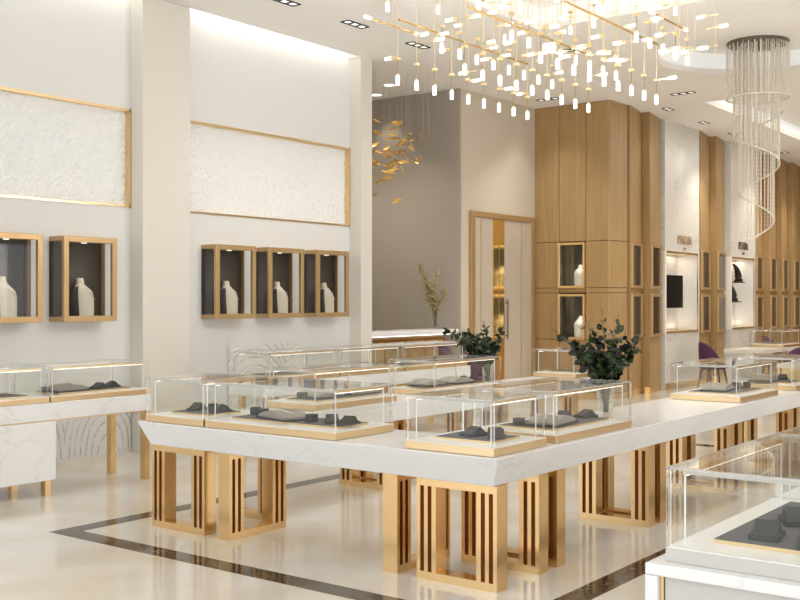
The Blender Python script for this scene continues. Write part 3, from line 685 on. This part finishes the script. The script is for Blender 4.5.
# ------------------------------------------------------------------ big tube chandelier
cz = H+.26
t = thing('tube_chandelier', 'huge gold chandelier of hanging rods and glowing glass tubes over the island', 'chandelier', (8.9,5.0,cz))
def L(x,y,z): return (x-8.9, y-5.0, z-cz)
r = random.Random(11); rows = [(5.85,7.69,9.97),(5.12,7.72,9.98),(4.37,8.09,10.0)]
nt_ = ns_ = 0; rodn = 0
side_extra = MB()
def rod(x, y, z0): MB().tube([L(x,y,z0), L(x,y,cz-.001 if y < TY else H)], .003, 5).build('rod', M['gold_tube'], t)
def vtube(x, y, z):
    MB().tube([L(x,y,z),L(x,y,z+.085)], .0185, 12).build('glass_tube', M['tube'], t, smooth=False)
    MB().tube([L(x,y,z+.085),L(x,y,z+.10)], .013, 10).tube([L(x,y,z+.23),L(x,y,z+.25)], .028, 12).tube([L(x,y,z+.10),L(x,y,z+.23)], .003, 5).build('collar', M['gold_tube'], t)
def htube(x, y, z, dx, dy, arm=.06):
    a = Vector((x,y,z)); d = Vector((dx,dy,0)).normalized()
    m_ = MB().tube([L(*a), L(*(a+d*arm))], .004, 6).tube([L(*(a+d*arm)), L(*(a+d*(arm+.035)))], .015, 10)
    g_ = MB().tube([L(*(a+d*(arm+.035))), L(*(a+d*(arm+.11)))], .0165, 12).build('side_tube', M['tube'], t)
    m_.build('arm', M['gold_tube'], t)
for y, xa, xb in rows:
    MB().tube([L(xa,y,4.2),L(xb+.01,y,4.2)], .011, 8).build('long_bar', M['gold_bar'], t)
for y, xa, xb, z in ((6.2,7.75,8.36,4.27),(3.95,9.0,9.6,4.22),(5.48,7.2,8.5,4.5),(4.75,7.4,8.6,4.45)):
    MB().tube([L(xa,y,z),L(xb,y,z)], .010, 8).build('short_bar', M['gold_bar'], t)
    for xx, s_ in ((xa,-1),(xb,1)): htube(xx, y, z, s_, 0, .01)
    rod((xa+xb)/2, y, z)
X0 = [7.67+.289*k for k in range(9)]
for (y, z) in ((5.85,3.6),(5.12,3.6),(4.37,3.6)):
    for k, x in enumerate(X0):
        rod(x, y, z+.1); vtube(x, y, z)
for (y, z) in ((5.48,3.87),(4.75,3.87),(4.0,3.92)):
    for k, x in enumerate(X0[1:] if y > 4.5 else X0[4:]):
        rod(x-.12, y, z+.1); vtube(x-.12, y, z)
for k in range(14):
    x = r.choice(X0)+r.uniform(-.1,.1); y = r.choice([6.2,5.65,5.3,4.95,4.55,4.2]); z = r.uniform(4.25,4.6); rod(x,y,z+.1); vtube(x,y,z)
side = []
for y in (5.85,5.48,5.12,4.75,4.37,4.0,3.7):
    for x in X0:
        if y < 4.1 and x < 8.6: continue
        for z in (3.95, 4.3):
            if r.random() < .82: side.append((x if y in (5.85,5.12,4.37) else x-.12, y, z+r.uniform(-.16,.16)))
r.shuffle(side)
for (x,y,z) in side[:64]:
    sg = r.choice((-1,1)); htube(x, y, z, r.uniform(-.12,.12), sg, r.choice((.02,.04,.10)))
for (x,y) in ((9.55,3.95),(9.3,3.7),(9.8,3.7),(8.9,3.7)): rod(x,y,3.95)
for (x, y) in ((8.0,5.5),(9.4,4.8),(9.0,4.1)):
    l = bpy.data.lights.new('chandelier_glow', 'POINT'); l.energy = 50; l.color = (1,.97,.93); l.shadow_soft_size = .03
    o = bpy.data.objects.new('chandelier_glow', l); C.objects.link(o); o.location = (x,y,3.3)

# ------------------------------------------------------------------ crystal spiral chandelier
cz = H+.30; cc = (14.85,5.0)
t = thing('crystal_chandelier', 'spiral crystal strand chandelier under the round ceiling recess', 'chandelier', (*cc,cz))
MB().lathe([(0,-.045),(.40,-.045),(.42,-.03),(.42,-.001),(0,-.001)], 48).build('canopy', M['canopy'], t, smooth=False)
def strand(mb, x, y, z1, z0, rb=.0058):
    n_ = max(4, int((z1-z0)/.028)); pts = []; rs = []
    for k in range(n_+1):
        z = z1+(z0-z1)*k/n_
        pts.append((x,y,z)); rs.append(rb if k % 2 else rb*.5)
    mb.tube(pts, rs, 4)
def zpx(py): return H+.36-0  # unused
def helix(f):                       # f 0..1 -> angle, radius, bottom height (below canopy)
    if f < .34: q = f/.34; return (2*pi*q, .42, -.78)
    q = (f-.34)/.66; return (-1.0+q*2*pi*2.35, .36-.17*q, -.95-1.85*q)
strands = [helix(k/99) for k in range(100)]
for a, rr, zb in strands:
    m_ = MB(); strand(m_, rr*cos(a), rr*sin(a), -.045, zb); m_.build('crystal_strand', M['crystal'], t)
m_ = MB()
for k in range(90):
    a, rr, zb = helix((k+.5)/90); strand(m_, rr*cos(a)*.98, rr*sin(a)*.98, -.045, zb)
tag(m_.build('crystal_strand_bundle', M['crystal'], t), kind='stuff')
m_ = MB()
m_.tube([(.42*cos(2*pi*k/48), .42*sin(2*pi*k/48), -.78) for k in range(49)], .012, 6)
m_.tube([(helix(.345+.655*k/140)[1]*cos(helix(.345+.655*k/140)[0]), helix(.345+.655*k/140)[1]*sin(helix(.345+.655*k/140)[0]), helix(.345+.655*k/140)[2]) for k in range(141)], .012, 6)
m_.build('bead_rim', M['crystal'], t, smooth=True)

# ------------------------------------------------------------------ golden leaf mobile
c0 = Vector((12.35,9.62,3.83)); t = thing('leaf_mobile', 'swirling mobile of amber gold leaves hanging in the alcove', 'hanging sculpture', (c0.x,c0.y,H))
r = random.Random(21)
for k in range(98):
    a = r.uniform(0, 2*pi); rr = r.uniform(.2,.62); zz = .30*sin(a*1.0+1.0)+r.gauss(0,.16)+ (-.25 if k % 5 == 0 else 0)
    p = Vector((rr*cos(a)*.9, rr*sin(a)*.9, c0.z+zz-H)); d = Vector((-sin(a)+r.gauss(0,.3), cos(a)+r.gauss(0,.3), r.gauss(0,.35))).normalized()
    s = r.uniform(.055,.10); sd = d.cross(Vector((0,0,1))).normalized(); up = sd.cross(d)
    lf = MB().add([p-d*s, p-d*s*.3+up*s*.22+sd*.012, p+d*s*.5+up*s*.3, p+d*s, p+d*s*.4-up*s*.12, p-d*s*.3-up*s*.2+sd*.012, p+sd*.02],
        [(0,1,6),(1,2,6),(2,3,6),(3,4,6),(4,5,6),(5,0,6)])
    lf.build('leaf', M['leaf_gold'], t)
w_ = MB()
for k in range(16):
    a = 2*pi*k/16; rr = .7 if k % 2 else .4; w_.tube([(rr*cos(a)*.9, rr*sin(a)*.9, -.001),(rr*cos(a)*.9, rr*sin(a)*.9, -.9)], .0018, 4)
w_.build('suspension_wires', M['wire'], t)

# ------------------------------------------------------------------ light
wd = bpy.data.worlds.new('World'); bpy.context.scene.world = wd; wd.use_nodes = True
bg = wd.node_tree.nodes['Background']; bg.inputs[0].default_value = (.93,.965,1,1); bg.inputs[1].default_value = 1.3
def area(x, y, z, sx, sy, e, rot, col=(1,1,1)):
    l = bpy.data.lights.new('daylight_and_fill', 'AREA'); l.shape = 'RECTANGLE'; l.size = sx; l.size_y = sy; l.energy = e; l.color = col
    o = bpy.data.objects.new('daylight_and_fill', l); C.objects.link(o); o.location = (x,y,z); o.rotation_euler = rot; return o
area(XF-.3, 2.0, 2.6, 4.6, 15, 150, (0,-pi/2,0), (.93,.965,1))
area(7.5, YR-.4, 1.8, 17, 3.2, 400, (pi/2,0,0), (1,.98,.94))  # added fill light from the right, outside the invented openings
for x, y in ((7,2.2),(9.5,2.2),(3.5,5.0),(1,5),(6,-1),(12,-2)): beam(x, y, 60)
for x, y in ((13.5,6.9),(17,2.0),(16.5,6.0),(19.5,1.8),(20,7.1),(23,7.1),(25.5,7.0),(14.5,2.0),(18,-1)): beam(x, y, 185)  # bare spots without fixtures, added for more light at the far right
for x in (3.5,6.5): beam(x, 8.0, 20, (1,.95,.88))
beam(14.8, 8.2, 90); beam(12.5, 11.2, 130); beam(12.6, 10.0, 70)  # bare spots without fixtures, added to brighten the door wall and alcove
# glow of the coves
def cov(x, y, z, sx, sy, e):
    o = area(x, y, z, sx, sy, e, (0,0,0), (1,.98,.95)); o.name = 'cove_glow'; return o
cov(8.8,3.85,H+.24,4.8,5.0,8); cov(22,4.4,H+.24,9,4.2,190)

# ------------------------------------------------------------------ camera
cam = bpy.data.cameras.new('camera'); co = bpy.data.objects.new('camera', cam); C.objects.link(co)
co.location = (0,0,1.65); co.rotation_euler = (pi/2, 0, radians(37.2068-90)); cam.lens = 47.8314; cam.sensor_width = 36; cam.clip_end = 200
sc = bpy.context.scene; sc.camera = co; sc.cycles.transparent_max_bounces = 48
vs_ = sc.view_settings; sc.display_settings.display_device = 'sRGB'; vs_.view_transform = 'Standard'; vs_.look = 'None'; vs_.gamma = 1; vs_.exposure = 0.06; vs_.use_curve_mapping = False
